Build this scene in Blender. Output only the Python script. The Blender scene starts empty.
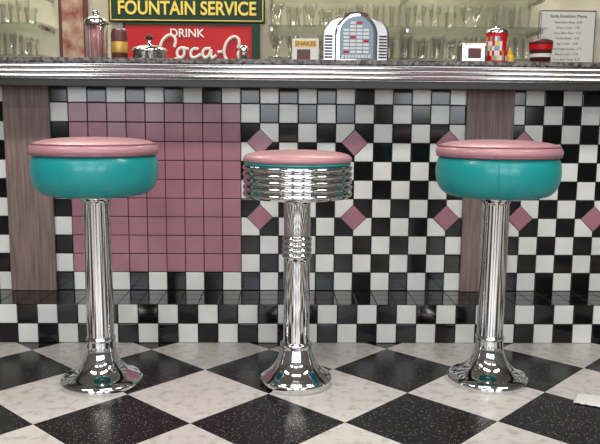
import bpy, bmesh, math, random
from mathutils import Vector, Matrix
random.seed(7)
S = bpy.context.scene
S.view_settings.view_transform = 'Standard'
T = 0.0775

# ---------------- materials ----------------
def mat(name, col, rough=0.5, metal=0.0, spec=0.5, coat=0.0, emit=None, es=0.0):
    m = bpy.data.materials.new(name); m.use_nodes = True
    b = m.node_tree.nodes["Principled BSDF"]
    b.inputs["Base Color"].default_value = (*col, 1)
    b.inputs["Roughness"].default_value = rough
    b.inputs["Metallic"].default_value = metal
    b.inputs["Specular IOR Level"].default_value = spec
    b.inputs["Coat Weight"].default_value = coat
    b.inputs["Coat Roughness"].default_value = 0.05
    if emit:
        b.inputs["Emission Color"].default_value = (*emit, 1)
        b.inputs["Emission Strength"].default_value = es
    return m

def noise_col(m, c1, c2, scale=8, detail=4, p1=0.35, p2=0.65, stretch=None):
    nt = m.node_tree; b = nt.nodes["Principled BSDF"]
    tc = nt.nodes.new("ShaderNodeTexCoord"); mp = nt.nodes.new("ShaderNodeMapping")
    n = nt.nodes.new("ShaderNodeTexNoise"); r = nt.nodes.new("ShaderNodeValToRGB")
    n.inputs["Scale"].default_value = scale; n.inputs["Detail"].default_value = detail
    if stretch: mp.inputs["Scale"].default_value = stretch
    r.color_ramp.elements[0].position = p1; r.color_ramp.elements[0].color = (*c1, 1)
    r.color_ramp.elements[1].position = p2; r.color_ramp.elements[1].color = (*c2, 1)
    nt.links.new(tc.outputs["Object"], mp.inputs[0]); nt.links.new(mp.outputs[0], n.inputs["Vector"])
    nt.links.new(n.outputs["Fac"], r.inputs[0]); nt.links.new(r.outputs[0], b.inputs["Base Color"])
    return m

def bump(m, scale, strength, dist=0.002):
    nt = m.node_tree; b = nt.nodes["Principled BSDF"]
    tc = nt.nodes.new("ShaderNodeTexCoord"); n = nt.nodes.new("ShaderNodeTexNoise")
    bp = nt.nodes.new("ShaderNodeBump")
    n.inputs["Scale"].default_value = scale
    bp.inputs["Strength"].default_value = strength; bp.inputs["Distance"].default_value = dist
    nt.links.new(tc.outputs["Object"], n.inputs["Vector"])
    nt.links.new(n.outputs["Fac"], bp.inputs["Height"]); nt.links.new(bp.outputs[0], b.inputs["Normal"])
    return m

M = {}
M['tw'] = noise_col(mat('tile_white', (.8,.8,.78), .16), (.64,.67,.66), (.76,.78,.76), 5)
M['tb'] = mat('tile_black', (.004,.004,.005), .10, spec=.5)
M['tp'] = noise_col(mat('tile_pink', (.4,.2,.25), .2), (.32,.14,.195), (.38,.175,.235), 5)
M['gr'] = mat('grout', (.018,.016,.017), .8)
M['wood'] = noise_col(mat('wood_panel', (.2,.13,.11), .45), (.12,.082,.074), (.26,.185,.165), 14, 6, .3, .7, (6, 6, .35))
M['chrome'] = mat('chrome', (.72,.73,.75), .075, 1.0)
M['chrome2'] = mat('chrome_brushed', (.50,.50,.51), .22, 1.0)
M['chrome3'] = mat('chrome_edge', (.38,.38,.39), .2, 1.0)
M['teal'] = bump(mat('vinyl_teal', (.008,.30,.31), .33, coat=.2), 180, .12)
M['pinkv'] = bump(mat('vinyl_pink', (.47,.235,.27), .36, coat=.15), 150, .12)
M['pinkr'] = bump(mat('vinyl_pink_welt', (.24,.09,.12), .4), 150, .15)
M['granite'] = noise_col(mat('granite', (.4,.4,.4), .25, spec=.35), (.03,.027,.025), (.20,.185,.17), 70, 6, .4, .66)
M['dark'] = mat('dark_plastic', (.015,.015,.015), .4)
M['red'] = mat('red_enamel', (.50,.006,.012), .4, spec=.3)
M['green'] = mat('green_enamel', (.004,.035,.014), .4, spec=.3)
M['yel'] = mat('yellow_paint', (.85,.66,.10), .4)
M['white'] = mat('white_paint', (.8,.79,.76), .5)
M['wallb'] = noise_col(mat('wall_cream', (.6,.58,.45), .6), (.50,.47,.36), (.80,.76,.60), 2)
M['wallr'] = mat('wall_room', (.12,.11,.10), .8)
M['ceil'] = mat('ceiling_paint', (.32,.31,.29), .9)
M['blue'] = mat('title_blue', (.20,.32,.42), .4)
M['plate'] = mat('paper', (.72,.72,.70), .7)
M['must'] = mat('mustard', (.8,.5,.03), .35)
M['gold'] = mat('gold_print', (.6,.38,.08), .35, .4)
M['brown'] = mat('brown_red', (.10,.02,.02), .4)
M['lamp'] = mat('lamp_diffuser', (.9,.9,.9), .5, emit=(1,.93,.82), es=3)
M['strawp'] = mat('straw_pink', (.55,.25,.27), .5)
M['poster'] = noise_col(mat('poster_print', (.3,.2,.15), .5), (.25,.05,.04), (.5,.38,.28), 12)

def glassmat(name, tint, a=.45):
    m = bpy.data.materials.new(name); m.use_nodes = True
    nt = m.node_tree; nt.nodes.clear()
    o = nt.nodes.new("ShaderNodeOutputMaterial"); mx = nt.nodes.new("ShaderNodeMixShader")
    tr = nt.nodes.new("ShaderNodeBsdfTransparent"); gl = nt.nodes.new("ShaderNodeBsdfGlossy")
    lw = nt.nodes.new("ShaderNodeLayerWeight"); lw.inputs["Blend"].default_value = a
    tr.inputs[0].default_value = (*tint, 1); gl.inputs["Roughness"].default_value = .1
    gl.inputs[0].default_value = (.9,.9,.9,1)
    nt.links.new(lw.outputs["Facing"], mx.inputs[0]); nt.links.new(tr.outputs[0], mx.inputs[1])
    nt.links.new(gl.outputs[0], mx.inputs[2]); nt.links.new(mx.outputs[0], o.inputs[0])
    return m
M['glass'] = glassmat('clear_glass', (.94,.94,.92), .36)
M['shelfg'] = glassmat('shelf_glass', (.90,.93,.90), .2)

# ---------------- helpers ----------------
def obj_from_bm(bm, name, mats, parent=None, smooth=False):
    me = bpy.data.meshes.new(name); bm.normal_update(); bm.to_mesh(me); bm.free()
    for m in mats: me.materials.append(m)
    if smooth:
        for p in me.polygons: p.use_smooth = True
    o = bpy.data.objects.new(name, me); S.collection.objects.link(o)
    if parent: o.parent = parent
    return o

def empty(name, loc=(0,0,0)):
    e = bpy.data.objects.new(name, None); e.location = loc; e.empty_display_size = .1
    S.collection.objects.link(e); return e

def add_box(bm, x0,x1,y0,y1,z0,z1, mi=0):
    v = [bm.verts.new(p) for p in [(x0,y0,z0),(x1,y0,z0),(x1,y1,z0),(x0,y1,z0),(x0,y0,z1),(x1,y0,z1),(x1,y1,z1),(x0,y1,z1)]]
    for f in [(3,2,1,0),(4,5,6,7),(0,1,5,4),(1,2,6,5),(2,3,7,6),(3,0,4,7)]:
        fc = bm.faces.new([v[i] for i in f]); fc.material_index = mi

def box(name, x0,x1,y0,y1,z0,z1, m, parent=None, bev=0):
    bm = bmesh.new(); add_box(bm, x0,x1,y0,y1,z0,z1)
    if bev: bmesh.ops.bevel(bm, geom=bm.edges[:], offset=bev, segments=3, affect='EDGES', profile=.5)
    return obj_from_bm(bm, name, [m], parent, smooth=False)

def add_lathe(bm, prof, segs=64, mi=0, c=(0,0,0)):
    rings = []
    for r, z in prof:
        if r < 1e-5: rings.append([bm.verts.new((c[0],c[1],c[2]+z))])
        else: rings.append([bm.verts.new((c[0]+r*math.cos(2*math.pi*i/segs), c[1]+r*math.sin(2*math.pi*i/segs), c[2]+z)) for i in range(segs)])
    for a, b in zip(rings, rings[1:]):
        for i in range(segs):
            j = (i+1) % segs
            if len(a) == 1 and len(b) == 1: continue
            if len(a) == 1: f = bm.faces.new([a[0], b[j], b[i]])
            elif len(b) == 1: f = bm.faces.new([a[i], a[j], b[0]])
            else: f = bm.faces.new([a[i], a[j], b[j], b[i]])
            f.material_index = mi; f.smooth = True

def lathe(name, prof, m, parent=None, segs=64, sub=False):
    bm = bmesh.new(); add_lathe(bm, prof, segs)
    o = obj_from_bm(bm, name, [m], parent, True)
    return o

def smoothprof(p, n=5):
    out = []
    P = [p[0]] + list(p) + [p[-1]]
    for i in range(1, len(P)-2):
        for k in range(n):
            t = k/n
            q = []
            for a in range(2):
                p0,p1,p2,p3 = P[i-1][a],P[i][a],P[i+1][a],P[i+2][a]
                q.append(.5*((2*p1)+(-p0+p2)*t+(2*p0-5*p1+4*p2-p3)*t*t+(-p0+3*p1-3*p2+p3)*t**3))
            out.append((max(q[0],0), q[1]))
    out.append(p[-1]); return out

def add_tile(bm, o, u, v, n, w, h, t, mi, g=.0016, b=.0022, tilt=.00035):
    o=Vector(o);u=Vector(u);v=Vector(v);n=Vector(n)
    a0,a1,b0,b1 = g, w-g, g, h-g
    du, dv = random.uniform(-tilt,tilt), random.uniform(-tilt,tilt)
    def ring(ins, ht, tl=0):
        r=[]
        for x,y,sx,sy in ((a0+ins,b0+ins,-1,-1),(a1-ins,b0+ins,1,-1),(a1-ins,b1-ins,1,1),(a0+ins,b1-ins,-1,1)):
            r.append(bm.verts.new(o+u*x+v*y+n*(ht+tl*(sx*du+sy*dv))))
        return r
    rs=[ring(0,0),ring(0,t-b*.6,1),ring(b*.35,t-b*.2,1),ring(b,t,1)]
    for A,B in zip(rs,rs[1:]):
        for i in range(4):
            f=bm.faces.new([A[i],A[(i+1)%4],B[(i+1)%4],B[i]]); f.material_index=mi
    f=bm.faces.new(rs[-1]); f.material_index=mi

def text(name, s, size, loc, m, parent=None, ext=.002, bold=0.0, sx=1.0):
    cu = bpy.data.curves.new(name, 'FONT'); cu.body = s; cu.size = size; cu.extrude = ext; cu.offset = bold
    cu.align_x = 'CENTER'; cu.align_y = 'CENTER'; cu.materials.append(m)
    o = bpy.data.objects.new(name, cu); o.location = loc; o.rotation_euler = (math.pi/2,0,0); o.scale = (sx,1,1)
    S.collection.objects.link(o)
    if parent: o.parent = parent
    return o

def stroke(name, pts_list, r, m, parent=None, flat=False):
    cu = bpy.data.curves.new(name, 'CURVE'); cu.dimensions='3D'; cu.bevel_depth = r; cu.bevel_resolution = 2
    for pts in pts_list:
        sp = cu.splines.new('NURBS'); sp.points.add(len(pts)-1); sp.order_u = 3; sp.use_endpoint_u = True
        for i,p in enumerate(pts):
            sp.points[i].co = (p[0],p[1],p[2],1)
            sp.points[i].radius = p[3] if len(p)>3 else 1
    cu.materials.append(m)
    o = bpy.data.objects.new(name, cu); S.collection.objects.link(o)
    if parent: o.parent = parent
    return o

# ---------------- room ----------------
RX, YF, YB, ZC = 3.6, -3.5, 4.3, 2.8
P_TILE = .3165
FLX, FLY, TILT = -.108, 1.98, math.radians(.8)     # centre of one black diamond, lay angle
def floor_mat():
    m = bpy.data.materials.new('floor_checker'); m.use_nodes = True
    nt = m.node_tree; b = nt.nodes["Principled BSDF"]; L = nt.links.new
    tc = nt.nodes.new("ShaderNodeTexCoord"); mp = nt.nodes.new("ShaderNodeMapping")
    mp.vector_type='POINT'
    rot = math.radians(45)-TILT
    mp.inputs["Rotation"].default_value = (0,0,rot)
    off = Matrix.Rotation(rot,3,'Z') @ Vector((FLX, FLY, 0))
    mp.inputs["Location"].default_value = (-off.x+P_TILE/2, -off.y+P_TILE/2, 0.13)
    ck = nt.nodes.new("ShaderNodeTexChecker"); ck.inputs["Scale"].default_value = 1/P_TILE
    L(tc.outputs["Object"], mp.inputs[0]); 
    L(mp.outputs[0], ck.inputs["Vector"])
    n1 = nt.nodes.new("ShaderNodeTexVoronoi"); n1.inputs["Scale"].default_value = 105
    r1 = nt.nodes.new("ShaderNodeValToRGB")
    r1.color_ramp.elements[0].position=.10; r1.color_ramp.elements[0].color=(.20,.20,.21,1)
    r1.color_ramp.elements[1].position=.24; r1.color_ramp.elements[1].color=(.007,.007,.008,1)
    n2 = nt.nodes.new("ShaderNodeTexNoise"); n2.inputs["Scale"].default_value = 30; n2.inputs["Detail"].default_value=8
    r2 = nt.nodes.new("ShaderNodeValToRGB")
    r2.color_ramp.elements[0].position=.30; r2.color_ramp.elements[0].color=(.42,.40,.38,1)
    r2.color_ramp.elements[1].position=.50; r2.color_ramp.elements[1].color=(.60,.575,.55,1)
    L(tc.outputs["Object"], n1.inputs["Vector"]); L(tc.outputs["Object"], n2.inputs["Vector"])
    L(n1.outputs["Distance"], r1.inputs[0]); L(n2.outputs["Fac"], r2.inputs[0])
    L(r2.outputs[0], ck.inputs["Color1"]); L(r1.outputs[0], ck.inputs["Color2"])
    L(ck.outputs["Color"], b.inputs["Base Color"])
    b.inputs["Specular IOR Level"].default_value=.3
    n3 = nt.nodes.new("ShaderNodeTexNoise"); n3.inputs["Scale"].default_value = 5
    mr = nt.nodes.new("ShaderNodeMapRange"); mr.inputs["To Min"].default_value=.18; mr.inputs["To Max"].default_value=.32
    L(tc.outputs["Object"], n3.inputs["Vector"]); L(n3.outputs["Fac"], mr.inputs[0]); L(mr.outputs[0], b.inputs["Roughness"])
    return m
box('floor', -RX,RX,YF,YB,-.08,0, floor_mat())
box('wall_back', -RX,RX,YB,YB+.1,0,ZC, M['wallb'])
box('wall_left', -RX-.1,-RX,YF,YB,0,ZC, M['wallr'])
box('wall_right', RX,RX+.1,YF,YB,0,ZC, M['wallr'])
box('ceiling', -RX,RX,YF,YB,ZC,ZC+.1, M['ceil'])
bm = bmesh.new()
wins = [(-3.1,-1.3),(-.9,.9),(1.3,3.1)]
z0w,z1w = .8,2.4
add_box(bm,-RX,RX,YF-.1,YF,0,z0w); add_box(bm,-RX,RX,YF-.1,YF,z1w,ZC)
xs=[-RX]+[a for w in wins for a in w]+[RX]
for i in range(0,len(xs),2): add_box(bm,xs[i],xs[i+1],YF-.1,YF,z0w,z1w)
obj_from_bm(bm,'wall_front',[M['wallr']])
for i,(a,b) in enumerate(wins):
    bm=bmesh.new()
    for q in (a,(a+b)/2-.03,b-.06): add_box(bm,q,q+.06,YF-.08,YF-.02,z0w,z1w)
    add_box(bm,a,b,YF-.08,YF-.02,z0w,z0w+.04); add_box(bm,a,b,YF-.08,YF-.02,z1w-.04,z1w)
    obj_from_bm(bm,'window_%d'%(i+1),[M['dark']])

# ---------------- lunch counter ----------------
ctr = empty('lunch_counter')
WY = 2.96; ZL = 2*T; X0 = -.243
LY = WY-3*T
K0, K1 = -26, 32
XA, XB = X0+K0*T, X0+K1*T
box('counter_body', XA,XB, WY+.006,3.30, 0,1.0, M['gr'], ctr)
box('ledge_body', XA,XB, LY+.006,WY+.006, 0,ZL-.006, M['gr'], ctr)
bm = bmesh.new()
NR = 11
for k in range(K0,K1):
    for r in range(NR):
        pink = (-9<=k<=-1) and (1<=r<=9)
        mi = 2 if pink else (1 if (k+r)%2==0 else 0)
        add_tile(bm,(X0+k*T,WY+.006,ZL+r*T),(1,0,0),(0,0,1),(0,-1,0),T,T,.006,mi)
    for r in (0,1):
        mi = 1 if (k+r)%2==0 else 0
        add_tile(bm,(X0+k*T,LY+.006,r*T),(1,0,0),(0,0,1),(0,-1,0),T,T,.006,mi)
    for r in range(3):
        add_tile(bm,(X0+k*T,LY+r*T,ZL-.006),(1,0,0),(0,1,0),(0,0,1),T,T,.006,1,g=.001,b=.0012,tilt=.0001)
for (kx,rz) in [(1,4),(1,8),(6,4),(6,8),(11,4),(11,8),(15,4),(15,8),(19,4),(-17,4),(-17,8)]:
    cx,cz = X0+kx*T, ZL+rz*T
    u=Vector((1,0,1))/math.sqrt(2); v=Vector((-1,0,1))/math.sqrt(2)
    o=Vector((cx,WY,cz))-u*T*.5-v*T*.5
    add_tile(bm,o-u*.001-v*.001,u,v,(0,-1,0),T+.002,T+.002,.0012,3,g=0)
    add_tile(bm,o,u,v,(0,-1,0),T,T,.0032,2)
obj_from_bm(bm,'counter_tiles',[M['tw'],M['tb'],M['tp'],M['gr']],ctr)
for i,(a,b) in enumerate([(-1.195,-1.01),(.675,.87)]):
    box('wood_panel_%d'%(i+1), a,b, WY-.018,WY+.004, ZL+.0005,.9985, M['wood'], ctr, .003)
# countertop: granite slab, ribbed chrome band, dark lower trim
CY = 2.75
prof=[(CY+.02,1.012),(CY,1.014)]
z=1.015
for i in range(3):
    prof += [(CY,z),(CY-.004,z+.003),(CY-.006,z+.0085),(CY-.004,z+.013),(CY,z+.016)]
    z+=.0178
prof += [(CY,1.069),(CY+.02,1.069)]
bm=bmesh.new(); A=[bm.verts.new((XA,y,z)) for y,z in prof]; B=[bm.verts.new((XB,y,z)) for y,z in prof]
for i in range(len(prof)-1): bm.faces.new([A[i],B[i],B[i+1],A[i+1]])
bm.faces.new([A[0],A[-1],B[-1],B[0]])
bmesh.ops.recalc_face_normals(bm, faces=bm.faces)
obj_from_bm(bm,'edge_trim_chrome',[M['chrome3']],ctr)
box('lower_trim', XA,XB, CY+.006,CY+.03,.986,1.014, M['dark'], ctr, .002)
box('underside', XA,XB, CY+.02,3.36,.99,1.068, M['dark'], ctr)
box('granite_top', XA,XB, CY-.012,3.38,1.0695,1.090, M['granite'], ctr, .005)
TOP=1.090

# ---------------- stools ----------------
def shaft(par, mid=False):
    if not mid:
        p=[(.0,.63),(.07,.63),(.07,.622),(.048,.612),(.043,.60),(.043,.165),(.0435,.16),(.047,.157),(.047,.150),(.0445,.147)]
        lathe('column',p,M['chrome'],par)
        q=smoothprof([(.0445,.15),(.046,.12),(.052,.095),(.064,.07),(.083,.050),(.103,.037),(.121,.029),(.131,.020),(.133,.010),(.132,0)],5)
        lathe('flared_base',q+[(0,0)],M['chrome'],par)
    else:
        p=[(0,.622),(.06,.62),(.06,.612),(.045,.605),(.043,.60),(.043,.50)]
        for i in range(4):
            z=.495-i*.018
            p+=[(.043,z),(.0475,z-.003),(.049,z-.008),(.0475,z-.013),(.043,z-.016)]
        p+=[(.043,.41),(.043,.13)]
        lathe('column',p,M['chrome'],par)
        q=[(.043,.145),(.050,.143),(.053,.138),(.053,.130),(.049,.127)]+smoothprof([(.051,.122),(.056,.105),(.064,.082),(.078,.060),(.095,.044),(.108,.034),(.112,.030)],4)+[(.117,.028),(.119,.020),(.119,0)]
        lathe('flared_base',q+[(0,0)],M['chrome'],par)

def welt(name, R, z, r, m, par):
    pr=[(R+r*math.cos(a),z+r*math.sin(a)) for a in [i*math.pi/6 for i in range(13)]]
    lathe(name,pr,m,par,96)

def stool_round(loc):
    e=empty('bar_stool',loc); shaft(e)
    t=smoothprof([(.06,.628),(.13,.628),(.160,.633),(.180,.648),(.192,.672),(.197,.70),(.196,.728),(.190,.748),(.184,.757)],5)
    lathe('seat_side_teal',[(0,.628)]+t+[(0,.757)],M['teal'],e,96)
    c=smoothprof([(.184,.755),(.194,.760),(.199,.768),(.198,.778),(.191,.788),(.175,.796),(.14,.803),(.08,.808),(0,.810)],5)
    lathe('seat_cushion_pink',c,M['pinkv'],e,96)
    welt('seat_piping',.193,.759,.004,M['pinkr'],e)
    welt('seat_piping_top',.190,.789,.003,M['pinkr'],e)
    for a in (255,75):
        a=math.radians(a)
        stroke('side_seam',[[((r+.0004)*math.cos(a),(r+.0004)*math.sin(a),z) for r,z in t[6:]]],.0012,M['teal'],e)
    return e
stool_round((-.664,2.30,0)); stool_round((.626,2.32,0))
e=empty('bar_stool',(-.022,2.30,0)); shaft(e,True)
p=[(0,.622),(.150,.622),(.166,.624)]
z=.626
for i in range(5):
    p+=[(.166,z),(.1725,z+.0025),(.1755,z+.0095),(.1725,z+.0165),(.166,z+.019)]; z+=.0205
p+=[(.164,.730),(0,.730)]
lathe('seat_band_chrome',p,M['chrome'],e,128)
lathe('seat_rim_teal',[(.10,.729),(.169,.729),(.171,.731),(.169,.734),(.1,.735)],M['teal'],e,96)
lathe('seat_cushion_pink',smoothprof([(.16,.733),(.168,.736),(.173,.743),(.170,.753),(.156,.761),(.12,.768),(.06,.772),(0,.773)],5),M['pinkv'],e,96)

# ---------------- items on counter ----------------
def straw_dispenser(loc):
    e=empty('straw_dispenser',loc)
    lathe('base',[(0,0),(.05,0),(.052,.006),(.05,.014),(.03,.02),(0,.02)],M['chrome'],e,40)
    lathe('glass_jar',[(.044,.018),(.045,.15),(.043,.155)],M['glass'],e,40)
    lathe('lid',[(.047,.15),(.049,.154),(.047,.168),(.03,.178),(.012,.182),(.012,.19),(.016,.196),(.012,.203),(0,.205)],M['chrome'],e,40)
    bm=bmesh.new()
    for i in range(60):
        a=random.uniform(0,6.28); r=.038*math.sqrt(random.random())
        add_lathe(bm,[(0,.021),(.003,.021),(.003,.145),(0,.145)],8,0 if i%4 else 1,(r*math.cos(a),r*math.sin(a),0))
    obj_from_bm(bm,'straws',[M['strawp'],M['white']],e)
straw_dispenser((-.825,3.0,TOP))
def can(loc,name,body,band,lid,R=.033,H=.12,label=None):
    e=empty(name,loc)
    lathe('body',[(0,0),(R*.88,0),(R,.006),(R,H-.012),(R*.86,H-.003),(R*.86,H),(R*.8,H-.003),(0,H-.003)],M[body],e,40)
    lathe('label_band',[(R+.0004,H*.3),(R+.001,H*.31),(R+.001,H*.62),(R+.0004,H*.63)],M[band],e,40)
    lathe('rim',[(R*.84,H-.003),(R*.9,H-.001),(R*.9,H+.003),(R*.84,H+.003)],M[lid],e,40)
    return e
can((-.735,3.0,TOP),'drink_can','brown','gold','chrome2',H=.13)
def topping(loc):
    e=empty('chrome_topping_server',loc)
    lathe('pot',[(0,0),(.062,0),(.066,.004),(.066,.04),(.07,.044)],M['chrome'],e,48)
    lathe('lid',smoothprof([(.072,.044),(.07,.052),(.055,.062),(.03,.068),(.01,.07)],4)+[(.007,.072),(.006,.09)],M['chrome'],e,48)
    lathe('knob',[(0,.088),(.010,.089),(.014,.097),(.012,.108),(0,.112)],M['dark'],e,24)
topping((-.61,2.98,TOP))
def shaker(loc,name,fill):
    e=empty(name,loc)
    lathe('glass_body',[(0,0),(.022,0),(.024,.01),(.018,.055),(.018,.058)],M['glass'],e,24)
    lathe('contents',[(0,.003),(.018,.003),(.015,.04),(0,.04)],M[fill],e,24)
    lathe('cap',[(.019,.055),(.020,.062),(.014,.076),(0,.08)],M['chrome'],e,24)
shaker((-.235,3.05,TOP),'pepper_shaker','dark')

e=empty('price_card',(.02,3.06,TOP))
box('card',-.055,.055,-.004,.004,.0,.110,M['plate'],e,.001)
box('foot',-.05,.05,-.02,.02,0,.006,M['chrome2'],e,.001)
box('header',-.045,.045,-.006,-.004,.075,.102,M['gold'],e)
text('lettering','SHAKES',.025,(0,-.007,.088),M['brown'],e,.0006,.0005)
box('picture',-.035,.02,-.006,-.004,.02,.066,M['brown'],e)

# tabletop jukebox
def arch(w,h,r=None,n=20):
    pts=[(-w/2,0),(w/2,0)]
    c=h-w/2
    for i in range(n+1):
        a=math.pi*i/n; pts.append((w/2*math.cos(a), c+w/2*math.sin(a)))
    return pts
def extr(name,pts,y0,y1,m,par,bev=0,z=0,x=0):
    bm=bmesh.new()
    a=[bm.verts.new((px+x,y0,pz+z)) for px,pz in pts]
    f=bm.faces.new(a); r=bmesh.ops.extrude_face_region(bm,geom=[f])
    for v in r['geom']:
        if isinstance(v,bmesh.types.BMVert): v.co.y=y1
    bmesh.ops.recalc_face_normals(bm,faces=bm.faces)
    if bev:
        ed=[e for e in bm.edges if abs(e.verts[0].co.y-y0)<1e-6 and abs(e.verts[1].co.y-y0)<1e-6]
        bmesh.ops.bevel(bm,geom=ed,offset=bev,segments=3,affect='EDGES',profile=.5)
    return obj_from_bm(bm,name,[m],par)
def shoulder(w,h,hs,n=16):
    pts=[(-w/2,0),(w/2,0)]
    for i in range(n+1):
        a=math.pi*i/n
        pts.append((w/2*abs(math.cos(a))**.55*(1 if math.cos(a)>0 else -1), hs+(h-hs)*math.sin(a)))
    return pts
e=empty('tabletop_jukebox',(.226,3.05,TOP))
extr('housing',shoulder(.275,.195,.12),-.02,.07,M['chrome3'],e,.008)
extr('housing_front',arch(.175,.208),-.045,.05,M['chrome'],e,.010)
extr('title_panel',arch(.138,.170),-.048,-.044,M['blue'],e,0,.024)
bm=bmesh.new()
for c_ in range(4):
    for r_ in range(9):
        x=-.0535+c_*.027; zz=.048+r_*.0145
        if zz>.143 and c_ in (0,3): continue
        add_box(bm,x,x+.023,-.050,-.048,zz,zz+.009,1 if (r_*2+c_)%9==0 else 0)
obj_from_bm(bm,'title_strips',[M['plate'],M['red']],e)
bm=bmesh.new()
for i in range(9): add_box(bm,-.06+i*.0135,-.05+i*.0135,-.054,-.044,.028,.040,0)
obj_from_bm(bm,'selector_buttons',[M['plate']],e)
for sx in (-1,1):
    bm=bmesh.new()
    for i in range(8):
        add_box(bm,sx*.112-.016,sx*.112+.016,-.024,-.019,.03+i*.012,.037+i*.012)
    obj_from_bm(bm,'speaker_grille',[M['dark']],e)
extr('crown',[(-.05,0),(.05,0),(.045,.010),(.025,.016),(0,.018),(-.025,.016),(-.045,.010)],-.035,.03,M['brown'],e,.002,.197)
box('base_plate',-.135,.135,-.055,.075,0,.014,M['chrome'],e,.003)

e=empty('napkin_dispenser',(.70,3.0,TOP))
box('case',-.056,.056,-.04,.04,.004,.094,M['chrome2'],e,.014)
box('face_plate',-.040,.040,-.043,-.038,.016,.080,M['chrome3'],e,.002)
box('napkins',-.026,.026,-.046,-.040,.028,.068,M['brown'],e,.001)
box('foot',-.048,.048,-.036,.036,0,.008,M['dark'],e,.002)
def canister(loc):
    e=empty('printed_canister',loc)
    bm=bmesh.new(); n=28; R=.045
    for r_ in range(7):
        z0=.002+r_*.019; z1=z0+.019
        for i in range(n):
            a,b=2*math.pi*i/n,2*math.pi*(i+1)/n
            v=[bm.verts.new((R*math.cos(t),R*math.sin(t),zz)) for t,zz in ((a,z0),(b,z0),(b,z1),(a,z1))]
            f=bm.faces.new(v); f.material_index=random.choice([0,0,1,1,2,3]) if 0<r_<6 else 1
    add_lathe(bm,[(0,.001),(R,.002)],n,1)
    bmesh.ops.remove_doubles(bm,verts=bm.verts[:],dist=1e-5)
    obj_from_bm(bm,'tin',[M['plate'],M['red'],M['gold'],M['blue']],e)
    lathe('lid',[(R+.002,.13),(R+.002,.142),(R*.8,.148),(.012,.150),(.012,.158),(0,.16)],M['chrome'],e,32)
canister((.80,3.0,TOP))
e=empty('mustard_bottle',(.868,3.04,TOP))
lathe('bottle',smoothprof([(0,0),(.018,0),(.020,.008),(.020,.035),(.017,.046),(.010,.052)],4),M['must'],e,28)
lathe('nozzle',[(.011,.05),(.011,.058),(.005,.07),(.003,.08),(0,.08)],M['must'],e,24)
def cup(loc):
    e=empty('soda_cup',loc)
    lathe('cup',[(0,0),(.038,0),(.047,.09),(.049,.093),(.047,.096),(.043,.093),(.034,.02),(0,.02)],M['brown'],e,40)
    lathe('stripe',[(.0452,.064),(.0472,.084)],M['red'],e,40)
    lathe('stripe_white',[(.0416,.034),(.0434,.048)],M['plate'],e,40)
    lathe('lid',[(.049,.093),(.044,.102),(.02,.108),(0,.109)],M['brown'],e,32)
cup((.972,2.97,TOP))

# ---------------- back bar ----------------
bb=empty('back_bar')
box('cabinet',-2.2,2.2,3.92,YB-.002,0,.88,M['wood'],bb,.004)
box('worktop',-2.2,2.2,3.90,YB-.002,.88,.92,M['chrome2'],bb,.004)
def glassrow(name,x0,x1,zs,rows,kinds,step=.085):
    e=empty(name)
    box('shelf_glass',x0-.04,x1+.04,4.02,YB-.004,zs-.010,zs,M['shelfg'],e)
    for q in (x0-.02,(x0+x1)/2,x1+.02):
        box('shelf_bracket',q-.006,q+.006,4.05,YB-.001,zs-.03,zs-.0105,M['chrome2'],e)
    bm=bmesh.new()
    for yy in rows:
        x=x0+random.uniform(0,.02)
        while x<x1:
            k=random.choice(kinds) if (int(x*3)%2==0) else kinds[0]
            if k=='tumbler': pr=[(0,.002),(.026,.0),(.029,.01),(.036,.12),(.038,.125)]
            elif k=='sundae': pr=[(0,0),(.03,0),(.03,.005),(.008,.012),(.007,.035),(.018,.05),(.03,.08),(.04,.12),(.042,.124)]
            else: pr=[(0,0),(.028,0),(.029,.06),(.037,.08),(.037,.1)]
            add_lathe(bm,pr,20,0,(x,yy,zs+.0005)); x+=step+random.uniform(-.004,.006)
    obj_from_bm(bm,'glasses',[M['glass']],e,True)
for i,zs in enumerate((1.03,1.205,1.375,1.545)):
    glassrow('glassware_shelf' ,-2.1,-1.42,zs,(4.1,4.2),['tumbler','short'])
    glassrow('glassware_shelf',-.12,1.33,zs,(4.1,4.2),['tumbler','sundae','short'],.09)

# signs
e=empty('fountain_service_sign')
SY=4.26
box('panel',-1.075,-.182,SY,YB-.001,1.412,1.575,M['green'],e,.004)
for a,b,c_,d in ((-1.065,-.192,1.420,1.425),(-1.065,-.192,1.562,1.567)): box('border_h',a,b,SY-.003,SY,c_,d,M['yel'],e)
for a in (-1.065,-.197): box('border_v',a,a+.005,SY-.003,SY,1.420,1.567,M['yel'],e)
text('lettering','FOUNTAIN SERVICE',.105,(-.628,SY-.003,1.487),M['yel'],e,.002,.0022,.84)
e=empty('soda_sign')
box('panel',-.985,-.220,SY,YB-.001,1.03,1.405,M['red'],e,.004)
box('frame_top',-.99,-.215,SY-.006,SY,1.395,1.407,M['green'],e); 
box('frame_right',-.257,-.210,SY-.008,SY,1.03,1.407,M['green'],e)
box('frame_left',-.995,-.983,SY-.006,SY,1.03,1.407,M['green'],e)
text('lettering','DRINK',.065,(-.63,SY-.003,1.350),M['white'],e,.002,.001,1.0)
Yt=SY-.006
def sp(pts,ox,oz,k=1):
    return [(ox+x*k,Yt,oz+z*k) for x,z in pts]
Cc=[(.075,.05),(.09,.085),(.06,.115),(.02,.09),(0,.04),(.01,-.01),(.05,-.025),(.10,.0)]
oo=[(.03,.055),(.005,.05),(-.005,.02),(.01,-.005),(.035,.005),(.042,.035),(.03,.055),(.05,.05),(.065,.045)]
cc=[(.045,.045),(.025,.055),(0,.035),(.0,.005),(.025,-.005),(.06,.02)]
aa=[(.045,.05),(.015,.055),(-.005,.025),(.01,-.005),(.035,.01),(.05,.05),(.045,.01),(.055,-.005),(.08,.015)]
ll=[(0,.01),(.035,.07),(.035,.12),(.015,.11),(.01,.04),(.02,-.005),(.05,.01)]
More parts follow.
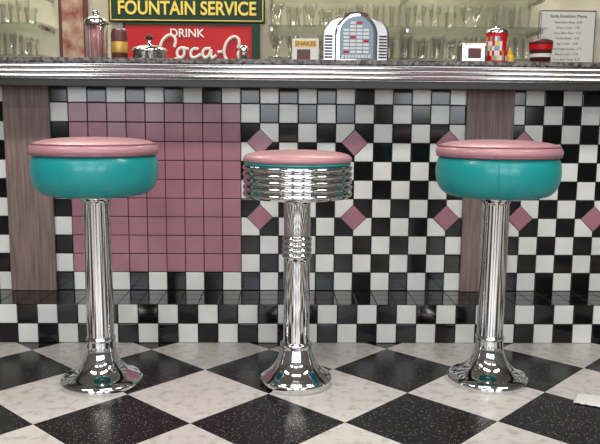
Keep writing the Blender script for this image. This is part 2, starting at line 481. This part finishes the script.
bz=1.215
stroke('script_lettering',[sp(Cc,-.79,bz,1.15),sp(oo,-.685,bz),sp(cc,-.61,bz),sp(aa,-.54,bz),
   sp([(0,.03),(.03,.035)],-.455,bz),sp(Cc,-.42,bz,1.1),sp(oo,-.335,bz,.8),
   sp([(.0,-.02),(.1,-.05),(.3,-.04),(.5,-.06)],-.8,bz)],.0085,M['white'],e)
e=empty('wall_poster'); box('panel',-1.36,-1.20,SY,YB-.001,1.06,1.60,M['brown'],e,.003)
box('picture',-1.34,-1.22,SY-.003,SY,1.1,1.57,M['poster'],e)
e=empty('menu_board')
box('frame',1.41,1.74,4.27,YB-.001,1.10,1.505,M['chrome2'],e,.003)
box('sheet',1.42,1.73,4.266,4.27,1.11,1.495,M['plate'],e)
text('heading','Soda Fountain Menu',.026,(1.575,4.265,1.47),M['brown'],e,.0005)
for i in range(11):
    text('menu_line',random.choice(['Vanilla Shake   3.95','Root Beer Float  4.25','Banana Split   5.50','Cherry Cola   1.95','Hot Fudge Sundae  4.75','Egg Cream   2.50']),.018,(1.575,4.265,1.435-i*.03),M['chrome2'],e,.0004)

# paper napkin on the floor
bm=bmesh.new()
n=10
g=[[bm.verts.new(((i/n-.5)*.09,(j/n-.5)*.09,.003+.003*abs(math.sin(i*1.1+j*.5))+.006*(i/n)*(j/n))) for j in range(n+1)] for i in range(n+1)]
for i in range(n):
    for j in range(n): bm.faces.new([g[i][j],g[i+1][j],g[i+1][j+1],g[i][j+1]])
o=obj_from_bm(bm,'paper_napkin',[M['plate']],None,True); o.location=(.90,2.14,0); o.rotation_euler=(0,0,-.5)
md=o.modifiers.new('thick','SOLIDIFY'); md.thickness=.0015

# ---------------- lights ----------------
def area(name,loc,rot,sx,sy,p,col):
    l=bpy.data.lights.new(name,'AREA'); l.shape='RECTANGLE'; l.size=sx; l.size_y=sy; l.energy=p; l.color=col
    o=bpy.data.objects.new(name,l); o.location=loc; o.rotation_euler=rot; S.collection.objects.link(o)
for i,(a,b) in enumerate(wins):
    area('window_light_%d'%i,((a+b)/2,YF+.02,1.6),(math.pi/2,0,0),1.6,1.45,35,(.96,.98,1))
def fixture(x,y,p,col,sx=1.2,sy=.3):
    e=empty('ceiling_light',(x,y,ZC))
    box('housing',-sx/2,sx/2,-sy/2,sy/2,-.05,0,M['white'],e,.004)
    box('diffuser',-sx/2+.02,sx/2-.02,-sy/2+.02,sy/2-.02,-.056,-.0505,M['lamp'],e)
    area('lamp',(x,y,ZC-.07),(0,0,0),sx,sy,p,col)
for x in (-2,0,2):
    fixture(x,1.2,30,(1,.94,.88))
    fixture(x,-1.2,20,(1,.94,.88))
for x in (-1.4,.6): fixture(x,3.75,24,(1,.92,.76))  # unseen warm lamps added above the back bar to light the glass shelves
w=bpy.data.worlds.new('World'); S.world=w; w.use_nodes=True
w.node_tree.nodes["Background"].inputs[0].default_value=(.82,.90,1,1); w.node_tree.nodes["Background"].inputs[1].default_value=1.1

# ---------------- camera ----------------
cam=bpy.data.cameras.new('camera'); cam.sensor_width=36; cam.lens=720/600*36; cam.clip_start=.02
co=bpy.data.objects.new('camera',cam); S.collection.objects.link(co); S.camera=co
yaw,pitch,roll=math.radians(1.2),math.radians(8.2),math.radians(.45)
co.matrix_world=Matrix.Translation((-.061,0,.873))@Matrix.Rotation(-yaw,4,'Z')@Matrix.Rotation(math.pi/2-pitch,4,'X')@Matrix.Rotation(roll,4,'Z')
